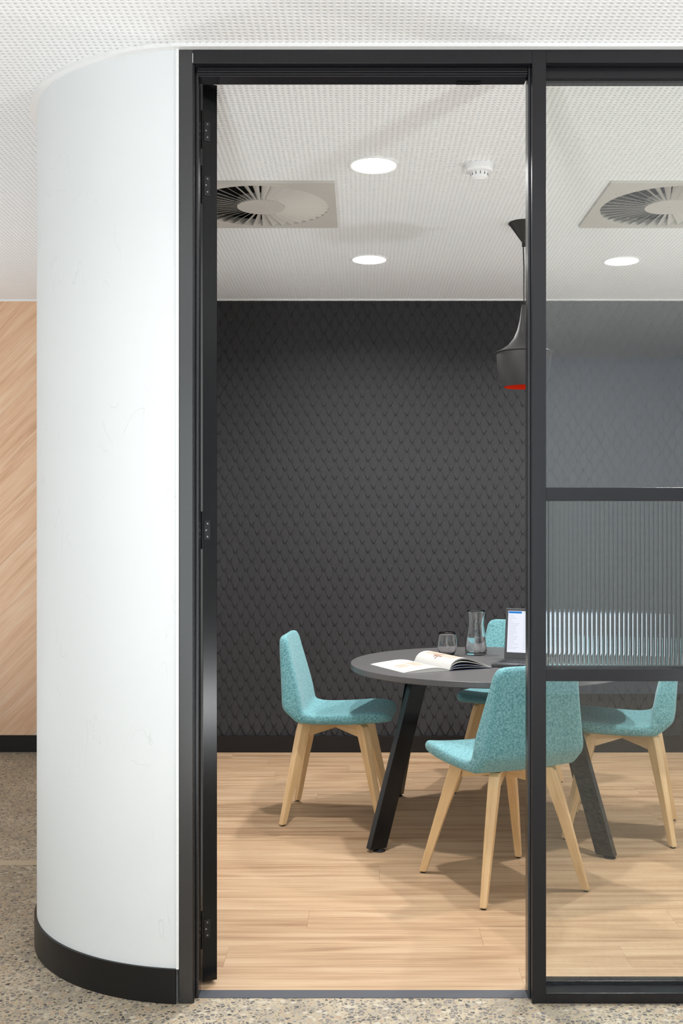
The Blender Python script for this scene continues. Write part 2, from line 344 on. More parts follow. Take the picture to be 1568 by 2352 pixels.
# ceiling : real drilled holes over the visible part
def perforated_ceiling():
    nx, ny = int((2.55-GX)/PITCH), int((YB-GY)/PITCH)
    X1, Y1 = GX+nx*PITCH, GY+ny*PITCH
    gx, gy = np.meshgrid(np.arange(nx+1), np.arange(ny+1), indexing='ij')
    corners = np.stack([GX+gx.ravel()*PITCH, GY+gy.ravel()*PITCH, np.full(gx.size, CH)], 1)
    ci, cj = np.meshgrid(np.arange(nx), np.arange(ny), indexing='ij'); ci = ci.ravel(); cj = cj.ravel()
    cx = GX+(ci+.5)*PITCH; cy = GY+(cj+.5)*PITCH
    keep = np.ones(cx.size, bool)
    for (a_, b_) in VENTS: keep &= ~((abs(cx-a_) < .292) & (abs(cy-b_) < .292))
    for (a_, b_) in DL_ROOM: keep &= ~((abs(cx-a_) < .062) & (abs(cy-b_) < .062))
    ci, cj, cx, cy = ci[keep], cj[keep], cx[keep], cy[keep]; n = cx.size
    ang = np.arange(6)*PI/3
    lo = np.stack([cx[:, None]+HOLE*np.cos(ang), cy[:, None]+HOLE*np.sin(ang), np.full((n, 6), CH)], 2).reshape(-1, 3)
    hi = lo.copy(); hi[:, 2] += .007
    V = np.concatenate([corners, lo, hi])
    k = lambda i, j: i*(ny+1)+j
    c0, c1, c2, c3 = k(ci, cj), k(ci+1, cj), k(ci+1, cj+1), k(ci, cj+1)
    bl = corners.shape[0]+np.arange(n)*6; bh = bl+6*n
    h = [bl+i for i in range(6)]; t = [bh+i for i in range(6)]
    Q = [(c0, c1, h[5], h[4]), (c2, c3, h[2], h[1])]
    T = [(c1, c2, h[0]), (c2, h[1], h[0]), (c1, h[0], h[5]), (c3, c0, h[3]), (c3, h[3], h[2]), (c0, h[4], h[3])]
    Wq = [(h[i], h[(i+1) % 6], t[(i+1) % 6], t[i]) for i in range(6)]
    Cq = [(t[0], t[1], t[2], t[3]), (t[0], t[3], t[4], t[5])]
    quads = np.concatenate([np.stack(q, 1) for q in Q+Wq+Cq]); tris = np.concatenate([np.stack(q, 1) for q in T])
    mi = np.concatenate([np.zeros(len(Q)*n, int), np.full(6*n, 2), np.ones(2*n, int), np.zeros(len(T)*n, int)])
    me = bpy.data.meshes.new('ceiling')
    me.vertices.add(len(V)); me.vertices.foreach_set('co', V.ravel())
    li = np.concatenate([quads.ravel(), tris.ravel()]); me.loops.add(len(li)); me.loops.foreach_set('vertex_index', li)
    nq, ntr = len(quads), len(tris); me.polygons.add(nq+ntr)
    me.polygons.foreach_set('loop_start', np.concatenate([np.arange(nq)*4, nq*4+np.arange(ntr)*3]))
    me.polygons.foreach_set('material_index', mi)
    me.update(calc_edges=True); me.validate()
    me.materials.append(M['ceil']); me.materials.append(M['fleece']); me.materials.append(M['hole_wall'])
    return me, X1, Y1
me, PX1, PY1 = perforated_ceiling()
ce = bpy.data.objects.new('ceiling', me); C.objects.link(ce); struct(ce, 'white perforated plasterboard ceiling', 'ceiling')
o = obj('ceiling_board', boxes((XL, GX, YW, YB+.1, CH, CH+.02), (PX1, XR, YW, YB+.1, CH, CH+.02), (GX, PX1, YW, GY, CH, CH+.02), (GX, PX1, PY1, YB+.1, CH, CH+.02)), 'perf', ce)
obj('roof_slab', boxes((XL-.2, XR+.2, YW-.1, YB+.3, 2.95, 3.05)), 'white', ce)

# walls
wb = obj('wall_back', boxes((RXL+.09, RXR, YB, YB+.15, 0, CH)), 'felt'); struct(wb, 'charcoal felt wall moulded in pointed scales behind the table', 'wall')
SW, SH = .066, .109
def scale_geo(n=8):
    vs_, fs = [], []
    for i in range(n+1):
        for j in range(n+1):
            p, q = i/n, j/n
            xx, v = p-q, p+q-1
            wo = .80*max(.0001, math.cos(PI*v/2))**.75+.02
            hgt = .010*(.30+.70*max(0, 1-(abs(xx)/wo)**5))*(.78+.22*v)
            x_ = xx*SW/2; z_ = -v*SH/2
            vs_.append((x_, -hgt-.0004, z_))
    for i in range(n):
        for j in range(n):
            a_ = i*(n+1)+j; fs.append((a_, a_+1, a_+n+2, a_+n+1))
    return vs_, fs
sv, sf = scale_geo()
sme = bpy.data.meshes.new('felt_scale'); sme.from_pydata(sv, [], sf); sme.materials.append(M['felt'])
for p in sme.polygons: p.use_smooth = True
cells = []
zc = .10+SH/2; r_i = 0
while zc < CH-.01+SH/2:
    xc = -.98+(SW/2 if r_i % 2 else 0)+SW/2
    while xc < RXR-SW/2:
        cells.append((xc, zc)); xc += SW
    zc += SH/2; r_i += 1
cells.sort(key=lambda c: abs(c[0]-.06)/.9+abs(c[1]-1.3)/1.4)
rest_v, rest_f = [], []
for i, (cx_, cz_) in enumerate(cells):
    top = cz_+SH/2 > CH-.005
    if i < 300:
        o = bpy.data.objects.new('felt_scale', sme); C.objects.link(o); o.parent = wb; o.location = (cx_, YB, cz_)
    else:
        k0 = len(rest_v)
        rest_v += [(v[0]+cx_, v[1]+YB, min(v[2]+cz_, CH-.002)) for v in sv]; rest_f += [tuple(a_+k0 for a_ in f) for f in sf]
rm = bpy.data.meshes.new('felt_scale'); rm.from_pydata(rest_v, [], rest_f); rm.materials.append(M['felt'])
for p in rm.polygons: p.use_smooth = True
o = bpy.data.objects.new('felt_scale', rm); C.objects.link(o); o.parent = wb; o['kind'] = 'stuff'
o = obj('baseboard_back', boxes((RXL+.09, RXR, YB-.018, YB, 0, .098)), 'skirt', bevel=.001); struct(o, 'dark skirting board under the felt wall', 'baseboard')
o = obj('trim_2', boxes((RXL+.09, RXR, YB-.018, YB, CH-.009, CH)), 'white_gloss'); struct(o, 'thin white ceiling angle over the felt wall', 'trim')
# wood clad wall on the far left, diagonal boards
wl = obj('wall_left', boxes((XL, RXL+.09, YB+.012, YB+.15, 0, CH)), 'white'); struct(wl, 'corridor end wall clad in diagonal oak boards', 'wall')
def clip(poly, f):
    out = []
    for i in range(len(poly)):
        a_, b_ = poly[i], poly[(i+1) % len(poly)]; fa, fb = f(a_), f(b_)
        if fa >= 0: out.append(a_)
        if (fa >= 0) != (fb >= 0):
            t = fa/(fa-fb); out.append((a_[0]+(b_[0]-a_[0])*t, a_[1]+(b_[1]-a_[1])*t))
    return out
x0, x1, z0, z1 = XL, RXL, .10, CH-.009
kk = -8
q = math.sqrt(.5)
while kk < 14:
    c0 = 4.465+kk*.3006; c1 = c0+.3006; g = .0015
    # strip in rotated frame: along = (x+z)q, across = (z-x)q
    poly = [(x0-3, x0-3+c0+g), (x1+3, x1+3+c0+g), (x1+3, x1+3+c1-g), (x0-3, x0-3+c1-g)]
    for f in (lambda p: p[0]-x0, lambda p: x1-p[0], lambda p: p[1]-z0, lambda p: z1-p[1]):
        poly = clip(poly, f)
        if len(poly) < 3: break
    kk += 1
    if len(poly) < 3: continue
    mx_ = sum(p[0] for p in poly)/len(poly); mz_ = sum(p[1] for p in poly)/len(poly)
    bm = bmesh.new()
    def loc_(p, dy):
        dx, dz = p[0]-mx_, p[1]-mz_
        return ((dx+dz)*q, (dz-dx)*q, dy)
    loft(bm, [[loc_(p, 0) for p in poly], [loc_(p, .011) for p in poly]])
    o = obj('plank', bm, 'wallwood', wl, bevel=.0012)
    # local x -> (q,0,q), local y -> (-q,0,q), local z -> (0,-1,0)
    o.matrix_local = Matrix(((q, -q, 0, mx_), (0, 0, -1, YB+.012), (q, q, 0, mz_), (0, 0, 0, 1)))
obj('grout_backing', boxes((XL, RXL, YB+.0028, YB+.0125, .09, CH)), 'grout', wl)
o = obj('baseboard_left', boxes((XL, RXL, YB-.008, YB+.012, 0, .10)), 'skirt', bevel=.001); struct(o, 'dark skirting board under the diagonal oak boards', 'baseboard')
o = obj('trim_3', boxes((XL, RXL, YB-.006, YB+.012, CH-.010, CH)), 'white_gloss'); struct(o, 'thin white ceiling angle over the diagonal boards', 'trim')
# curved plaster wall
ACX, ACY, AR = -.455, 3.645, .615
def path(off, x_end=-.5195, n=40):
    """outer face offset outward by off"""
    pts = []
    a_end = math.acos((x_end-ACX)/AR)     # angle at the post
    for i in range(n+1):
        a_ = -a_end+(-PI+a_end)*i/n
        pts.append((ACX+(AR+off)*math.cos(a_), ACY+(AR+off)*math.sin(a_)))
    pts.append((ACX-AR-off, YB))
    return pts
def strip(o_out, o_in, z0_, z1_, x_end=-.5195):
    bm = bmesh.new(); A, B = path(o_out, x_end), path(o_in, x_end)
    rings = [[(a_[0], a_[1], z0_), (a_[0], a_[1], z1_), (b_[0], b_[1], z1_), (b_[0], b_[1], z0_)] for a_, b_ in zip(A, B)]
    loft(bm, rings); return bm
cw = obj('wall_curved', strip(0, -.09, 0, CH-.001), 'plaster', smooth='auto'); struct(cw, 'curved white plaster wall beside the doorway', 'wall')
o = obj('baseboard_curved', strip(.008, -.002, 0, .098), 'skirt', smooth='auto'); struct(o, 'black skirting around the curved white wall', 'baseboard')
o = obj('trim_4', strip(.022, -.002, CH-.0112, CH+.001, x_end=-.50), 'white_gloss', smooth='auto'); struct(o, 'white ceiling trim around the curved wall', 'trim')
o = obj('trim_5', boxes((-.530, RXR, YF-.020, YF+.03, CH-.011, CH)), 'white_gloss'); struct(o, 'white ceiling trim above the black shopfront', 'trim')
o = obj('trim_6', boxes((-.5195, -.512, YF-.003, YF+.09, .098, CH-.011)), 'white_gloss'); struct(o, 'white stop bead between plaster and black post', 'trim')
# remaining walls (outside the frame)
o = obj('wall_right', boxes((RXR, RXR+.1, YF, YB+.15, 0, CH)), 'white'); struct(o, 'white side wall of the meeting room', 'wall')
o = obj('wall_side', boxes((RXR+.1, XR, YF, YF+.1, 0, CH)), 'white'); struct(o, 'white corridor wall past the glazing', 'wall')
o = obj('wall_west', boxes((XL-.1, XL, YW-.1, YB+.15, 0, CH)), 'white'); struct(o, 'white corridor side wall', 'wall')
o = obj('wall_east', boxes((XR, XR+.1, YW-.1, YF+.1, 0, CH)), 'white'); struct(o, 'white wall closing the corridor', 'wall')
o = obj('wall_front', boxes((1.2, XR, YW-.1, YW, 0, CH), (XL, -3.9, YW-.1, YW, 0, CH), (-3.9, 1.2, YW-.1, YW, 0, .05), (-3.9, 1.2, YW-.1, YW, 2.55, CH)), 'blue_wall'); struct(o, 'pale blue grey corridor wall opposite the meeting room', 'wall')
w2 = sempty('window_2', 'corridor window opposite the meeting room', 'window')
for i in range(4):
    xm = -3.9+i*1.7
    obj('mullion', boxes((xm-.025, xm+.025, YW-.08, YW-.02, .05, 2.55)), 'black', w2)
for i in range(3):
    xm = -3.9+i*1.7
    obj('pane', boxes((xm+.025, xm+1.675, YW-.055, YW-.049, .05, 2.55)), 'pane', w2)

# ------------------------------------------------------------------ shopfront: door frame, mullion, glazing
ZT = CH-.011
dfm = sempty('door_1', 'black metal door frame in the shopfront', 'door frame')
obj('jamb', boxes((-.5115, -.4725, YF, 3.16, 0, ZT), (-.4725, -.462, 3.065, 3.112, 0, 2.65), (-.4725, -.4695, 3.035, 3.04, 0, 2.65)), 'post', dfm, bevel=.0012)
obj('head', boxes((-.4725, .483, YF, 3.15, 2.65, ZT), (-.462, .473, 3.055, 3.112, 2.623, 2.65)), 'black', dfm, bevel=.0012)
obj('gasket', boxes((-.462, .473, 3.051, 3.055, 2.627, 2.631), (-.462, .473, 3.051, 3.055, 2.634, 2.638), (-.462, .473, 3.051, 3.055, 2.641, 2.645)), 'black', dfm)
obj('strike_plate', boxes((.275, .345, 3.085, 3.105, 2.620, 2.623)), 'black_gloss', dfm)
obj('joint_line', boxes((-.4735, -.4722, YF-.0006, YF+.01, 2.652, 2.678)), 'white_gloss', dfm)

win = sempty('window_1', 'black framed glazed screen right of the doorway', 'window')
obj('mullion', boxes((.483, .5225, YF, 3.145, 0, ZT), (.4768, .483, 3.065, 3.112, 0, 2.65)), 'black', win, bevel=.0012)
obj('gasket', boxes((.4775, .4790, 3.062, 3.066, 0, 2.65), (.4805, .4820, 3.062, 3.066, 0, 2.65)), 'grey_strip', win)
obj('mullion', boxes((1.905, 1.945, YF, 3.145, 0, ZT)), 'black', win, bevel=.0012)
obj('mullion', boxes((RXR-.04, RXR, YF, 3.145, 0, ZT)), 'black', win, bevel=.0012)
for (xa, xb) in ((.5225, 1.905), (1.945, RXR-.04)):
    obj('head', boxes((xa, xb, YF, 3.145, 2.652, ZT), (xa, xb, 3.06, 3.12, 2.622, 2.652)), 'black', win, bevel=.0012)
    obj('sill', boxes((xa, xb, YF, 3.085, 0, .030), (xa, xb, 3.085, 3.145, 0, .022)), 'black', win, bevel=.0012)
    obj('glazing_bead', boxes((xa, xb, 3.088, 3.12, .022, .040)), 'black', win, bevel=.001)
    obj('transom', boxes((xa, xb, YF+.005, 3.12, 1.418, 1.455)), 'black', win, bevel=.0012)
    obj('transom', boxes((xa, xb, YF+.005, 3.12, .908, .943)), 'black', win, bevel=.0012)
    obj('pane', boxes((xa, xb, 3.072, 3.080, 1.455, 2.622)), 'pane', win)
    obj('pane', boxes((xa, xb, 3.072, 3.080, .030, .908)), 'pane', win)
    # reeded pane: half-round ribs on the corridor face
    bm = bmesh.new(); rp = .0128; ns = 12; nr = int((xb-xa)/rp); rp = (xb-xa)/nr; cols_ = []
    for i in range(nr*ns+1):
        u = (i % ns)/ns if i < nr*ns else 1.0
        dy = .0015*(1-abs(2*u-1)**2.2)
        cols_.append((xa+i*rp/ns, 3.072-dy))
    rings = [[(x_, y_, .943), (x_, y_, 1.418), (x_, 3.078, 1.418), (x_, 3.078, .943)] for x_, y_ in cols_]
    loft(bm, rings)
    o = obj('reeded_pane', bm, 'reed', win, smooth='auto'); o['label'] = 'vertically reeded glass pane'

# open door leaf, swung 116 degrees into the room
HX, HY = -.462, 3.150
ang = math.atan2(.9, -.44)              # leaf direction
door = sempty('door_2', 'open black framed glass door seen edge on', 'door', (HX, HY, 0))
# local x along the leaf, local y = thickness (towards +x of the room)
door.rotation_euler = (0, 0, ang)
DT = .0436; DW = .90; Z0d, Z1d = .010, 2.645
def dbox(*bs): return boxes(*bs)
obj('stile', dbox((0, .09, -DT, 0, Z0d, Z1d)), 'black_gloss', door, bevel=.001)
obj('stile', dbox((DW-.09, DW, -DT, 0, Z0d, Z1d)), 'black_gloss', door, bevel=.001)
obj('rail', dbox((.09, DW-.09, -DT, 0, Z1d-.09, Z1d)), 'black_gloss', door)
obj('rail', dbox((.09, DW-.09, -DT, 0, Z0d, Z0d+.12)), 'black_gloss', door)
obj('rail', dbox((.09, DW-.09, -DT, 0, .95, 1.02)), 'black_gloss', door)
obj('pane', dbox((.09, DW-.09, -DT/2-.004, -DT/2+.004, Z0d+.12, .95)), 'pane', door)
obj('pane', dbox((.09, DW-.09, -DT/2-.004, -DT/2+.004, 1.02, Z1d-.09)), 'pane', door)
bm = bmesh.new(); tube(bm, [(DW-.05, .0, 1.0), (DW-.05, .05, 1.0), (DW-.16, .05, 1.0)], .009); tube(bm, [(DW-.05, -DT, 1.0), (DW-.05, -DT-.05, 1.0), (DW-.16, -DT-.05, 1.0)], .009)
obj('handle', bm, 'chrome', door)
for zc_ in (2.505, 2.345, 1.334, .165):
    hp = obj('hinge', boxes((-.0025, 0, -.022, -.003, zc_-.028, zc_+.028)), 'black', door, bevel=.0006)
    bm = bmesh.new(); lathe(bm, [(0, zc_-.055), (.0045, zc_-.055), (.0045, zc_+.055), (0, zc_+.055)], 12, -.005, .0045)
    obj('knuckle', bm, 'black_gloss', hp, smooth='auto')
    for k, (dy, dz) in enumerate(((-.013, .019), (-.009, 0), (-.013, -.019))):
        bm = bmesh.new(); lathe(bm, [(0, 0), (.0028, 0), (.0022, .0012), (0, .0010)], 10)
        obj('screw', bm, 'steel', hp, loc=(-.0025, dy, zc_+dz), rot=(0, -PI/2, 0))

# ------------------------------------------------------------------ ceiling fixtures
def downlight(x, y, label, group, power, seen=True):
    t = thing('downlight', label, 'ceiling light', (x, y, CH), 0, group)
    bm = bmesh.new(); lathe(bm, [(.086, 0), (.097, 0), (.097, -.003), (.090, -.006), (.084, -.004), (.084, 0)], 40, closed=True)
    obj('trim_ring', bm, 'white_gloss', t, smooth='auto')
    bm = bmesh.new(); lathe(bm, [(0, -.0035), (.084, -.0035), (.084, .03), (0, .03)], 40)
    obj('diffuser', bm, 'diff', t)
    ld = bpy.data.lights.new('lamp', 'AREA'); ld.shape = 'DISK'; ld.size = .10; ld.energy = power; ld.color = (1, .99, .975); ld.spread = math.radians(150)
    lo = bpy.data.objects.new('lamp', ld); C.objects.link(lo); lo.parent = t; lo.location = (0, 0, -.012)
    return t
lab = ['round white downlight in the room ceiling near the doorway', 'round white downlight close to the felt wall, left of the pendant', 'round downlight above the near right end of the room, outside the frame', 'round white downlight seen through the right pane near the felt wall']
for (x, y), l_ in zip(DL_ROOM, lab): downlight(x, y, l_, None, ROOM_W)
for (x, y) in DL_CORR:
    downlight(x, y, 'corridor ceiling downlight, %s row, %s' % ('doorway side' if y > 0 else 'window side', {-2.6: 'furthest left', -1.1: 'left of the doorway', .3: 'in line with the doorway', 2.2: 'furthest right', 2.9: 'furthest right'}[x]), 'corridor downlights', CORR_W)

def fill_uplight(x, y, label, power, size=.28):  # invented fill light out of view, throws extra light up at the ceiling
    t = thing('floor_fill_light', label, 'fill_uplight', (x, y, 0))
    bm = bmesh.new(); lathe(bm, [(0, 0), (.15, 0), (.17, .01), (.17, .15), (.155, .16), (.155, .13), (0, .13)], 40); obj('housing', bm, 'black', t, smooth='auto')
    bm = bmesh.new(); lathe(bm, [(0, .131), (.154, .131), (.154, .140), (0, .140)], 40); obj('lens', bm, 'diff', t)
    ld = bpy.data.lights.new('lamp', 'AREA'); ld.shape = 'DISK'; ld.size = size; ld.energy = power; ld.color = (.95, .975, 1)
    lo = bpy.data.objects.new('lamp', ld); C.objects.link(lo); lo.parent = t; lo.location = (0, 0, .165); lo.rotation_euler = (PI, 0, 0)
    return t
fill_uplight(-.35, .3, 'added low round fill light on the corridor floor left of the camera', UP_W[0])
fill_uplight(2.3, .3, 'added low round fill light on the corridor floor right of the camera', UP_W[1])
fill_uplight(-3.2, 4.7, 'added low round fill light on the corridor floor near the oak boards', UP_W[2])
fill_uplight(2.75, 4.3, 'added low round fill light at the right end of the meeting room', UP_W[3], .30)

def vent(x, y, label):
    t = thing('ceiling_diffuser', label, 'air vent', (x, y, CH), 0)
    H_, R_, r_ = .316, .285, .100
    bm = bmesh.new(); n = 72
    sqr = []
    for i in range(n):
        a_ = 2*PI*i/n; c, s = math.cos(a_), math.sin(a_); k = H_/max(abs(c), abs(s)); sqr.append((c*k, s*k))
    cir = [(R_*math.cos(2*PI*i/n), R_*math.sin(2*PI*i/n)) for i in range(n)]
    loft(bm, [[(p[0], p[1], 0) for p in sqr], [(p[0], p[1], -.011) for p in sqr], [(p[0], p[1], -.011) for p in cir], [(p[0], p[1], .02) for p in cir]], cap=False)
    obj('face_plate', bm, 'vent', t)
    bm = bmesh.new(); lathe(bm, [(0, -.012), (r_, -.012), (r_, .02)], 40); lathe(bm, [(0, -.0135), (.004, -.0135), (.004, -.012)], 10)
    obj('hub', bm, 'vent', t, smooth='auto')
    bm = bmesh.new(); box(bm, -.30, .30, -.30, .30, .10, .104)
    for a_ in (0, 1, 2, 3):
        if a_ == 0: box(bm, -.302, -.298, -.30, .30, .005, .104)
        if a_ == 1: box(bm, .298, .302, -.30, .30, .005, .104)
        if a_ == 2: box(bm, -.30, .30, -.302, -.298, .005, .104)
        if a_ == 3: box(bm, -.30, .30, .298, .302, .005, .104)
    obj('plenum', bm, 'void', t)
    nb = 40; bm = bmesh.new(); th0 = 2*PI/nb*.5
    def P(rr_, th, z): return (rr_*math.cos(th), rr_*math.sin(th), z)
    w_ = 2*PI/nb
    # a blade: flat sheet hinged on one radial edge and tilted upwards at the other
    v = [P(r_, -.36*w_, -.004), P(R_, -.36*w_, .012), P(R_, .41*w_, -.011), P(r_, .41*w_, -.011)]
    v2 = [(a_, b_, c_+.0012) for a_, b_, c_ in v]
    loft(bm, [v, v2])
    me_ = None
    for i in range(nb):
        if me_ is None:
            o = obj('blade', bm, 'vent', t); me_ = o.data
        else:
            o = bpy.data.objects.new('blade', me_); C.objects.link(o); o.parent = t
        o.rotation_euler = (0, 0, i*w_)
    return t
vent(*VENTS[0], 'square beige swirl air diffuser beside the open door')
vent(*VENTS[1], 'square beige swirl air diffuser seen through the right pane')

t = thing('smoke_detector', 'small white smoke detector on the ceiling above the doorway', 'smoke detector', (.445, 4.03, CH))
bm = bmesh.new(); lathe(bm, [(0, 0), (.051, 0), (.051, -.020), (.046, -.027), (.030, -.029), (0, -.029)], 40); obj('base', bm, 'plastic', t, smooth='auto')
bm = bmesh.new(); lathe(bm, [(0, -.029), (.034, -.029), (.030, -.050), (.024, -.054), (0, -.054)], 40); obj('sensor_cap', bm, 'plastic', t, smooth='auto')
bm = bmesh.new(); lathe(bm, [(0, -.0535), (.019, -.0535), (.017, -.057), (0, -.057)], 32); obj('button', bm, 'plastic', t, smooth='auto')
for i in range(12):
    bm = boxes((.0305, .0335, -.0012, .0012, -.042, -.031)); obj('slot', bm, 'glide', t, rot=(0, 0, i*PI/6))

# pendant
t = thing('pendant_lamp', 'matt black funnel shaped pendant lamp with red interior over the table', 'pendant lamp', (.728, 4.80, 0))
bm = bmesh.new(); lathe(bm, [(0, CH), (.068, CH), (.068, CH-.004), (.060, CH-.012), (.012, CH-.082), (.009, CH-.085), (.009, CH-.105), (0, CH-.105)], 40); obj('canopy', bm, 'pend', t, smooth='auto')
bm = bmesh.new(); tube(bm, [(-.003, 0, CH-.10), (-.003+.0035, 0, CH-.2), (0, 0, CH-.3), (.001, 0, 2.32)], .0026); obj('cord', bm, 'cordm', t, smooth=True)
sh_o = [(.012, 2.322), (.014, 2.300), (.020, 2.262), (.030, 2.222), (.046, 2.185), (.070, 2.155), (.098, 2.136), (.127, 2.122)]
bm = bmesh.new(); lathe(bm, [(0, 2.335), (.009, 2.335), (.010, 2.315)]+sh_o+[(.127, 2.120), (.121, 2.121), (.121, 2.105), (.118, 2.060), (.108, 2.010), (.090, 1.968), (.088, 1.968)], 56)
lo_ = [(.088, 1.968), (.106, 2.012), (.115, 2.060), (.117, 2.105), (.09, 2.138), (.05, 2.165), (0, 2.18)]
o = obj('shade', bm, 'pend', t, smooth='auto')
bm = bmesh.new(); lathe(bm, lo_, 56); o = obj('shade_lining', bm, 'red', t, smooth='auto'); o['label'] = 'glossy red inside of the shade'
bm = bmesh.new(); lathe(bm, [(0, 2.02), (.02, 2.028), (.028, 2.05), (.02, 2.08), (.014, 2.10), (.014, 2.17), (0, 2.17)], 24); obj('bulb', bm, 'plastic', t, smooth=True)

# ------------------------------------------------------------------ table
TX, TY, TR, TZ = .585, 4.87, .63, .730
t = thing('round_table', 'round dark grey meeting table on slanted black legs', 'table', (TX, TY, 0))
bm = bmesh.new(); lathe(bm, [(0, TZ-.026), (TR-.004, TZ-.026), (TR, TZ-.023), (TR, TZ-.0012), (TR-.0012, TZ), (0, TZ)], 128); obj('tabletop', bm, 'table', t, smooth='auto')
def leg_box(p0, p1, rz, w, d):
    """sheared rectangular tube from p0 (floor) to p1 with horizontal ends"""
    ex = Vector((math.cos(rz), math.sin(rz), 0))*w/2; ey = Vector((-math.sin(rz), math.cos(rz), 0))*d/2
    bm = bmesh.new(); rings = []
    for p in (p0, p1):
        p = Vector(p); rings.append([p-ex-ey, p+ex-ey, p+ex+ey, p-ex+ey])
    loft(bm, rings); return bm
TL = [((.065, 4.46), (.249, 4.60), 28), ((.998, 4.37), (.838, 4.57), -32), ((.172, 5.37), (.27, 5.12), -32), ((1.105, 5.28), (.92, 5.14), 28)]
for (b0, b1, rz) in TL:
    lg = obj('leg', leg_box((b0[0]-TX, b0[1]-TY, .012), (b1[0]-TX, b1[1]-TY, TZ-.028), math.radians(rz), .078, .036), 'black_gloss', t, bevel=.0015)
    bm = bmesh.new(); cx_, cy_ = b0[0]-TX+.012, b0[1]-TY; lathe(bm, [(0, 0), (.026, 0), (.026, .003), (.012, .007), (.008, .014), (0, .014)], 24, cx_, cy_)
    obj('glide', bm, 'glide', lg, smooth='auto')
rails_ = boxes((-.36, .28, -.29, -.25, TZ-.055, TZ-.0265), (-.34, .36, .23, .27, TZ-.055, TZ-.0265), (-.32, -.28, -.27, .25, TZ-.055, TZ-.0265), (.24, .28, -.27, .25, TZ-.055, TZ-.0265))
obj('underframe', rails_, 'black', t)

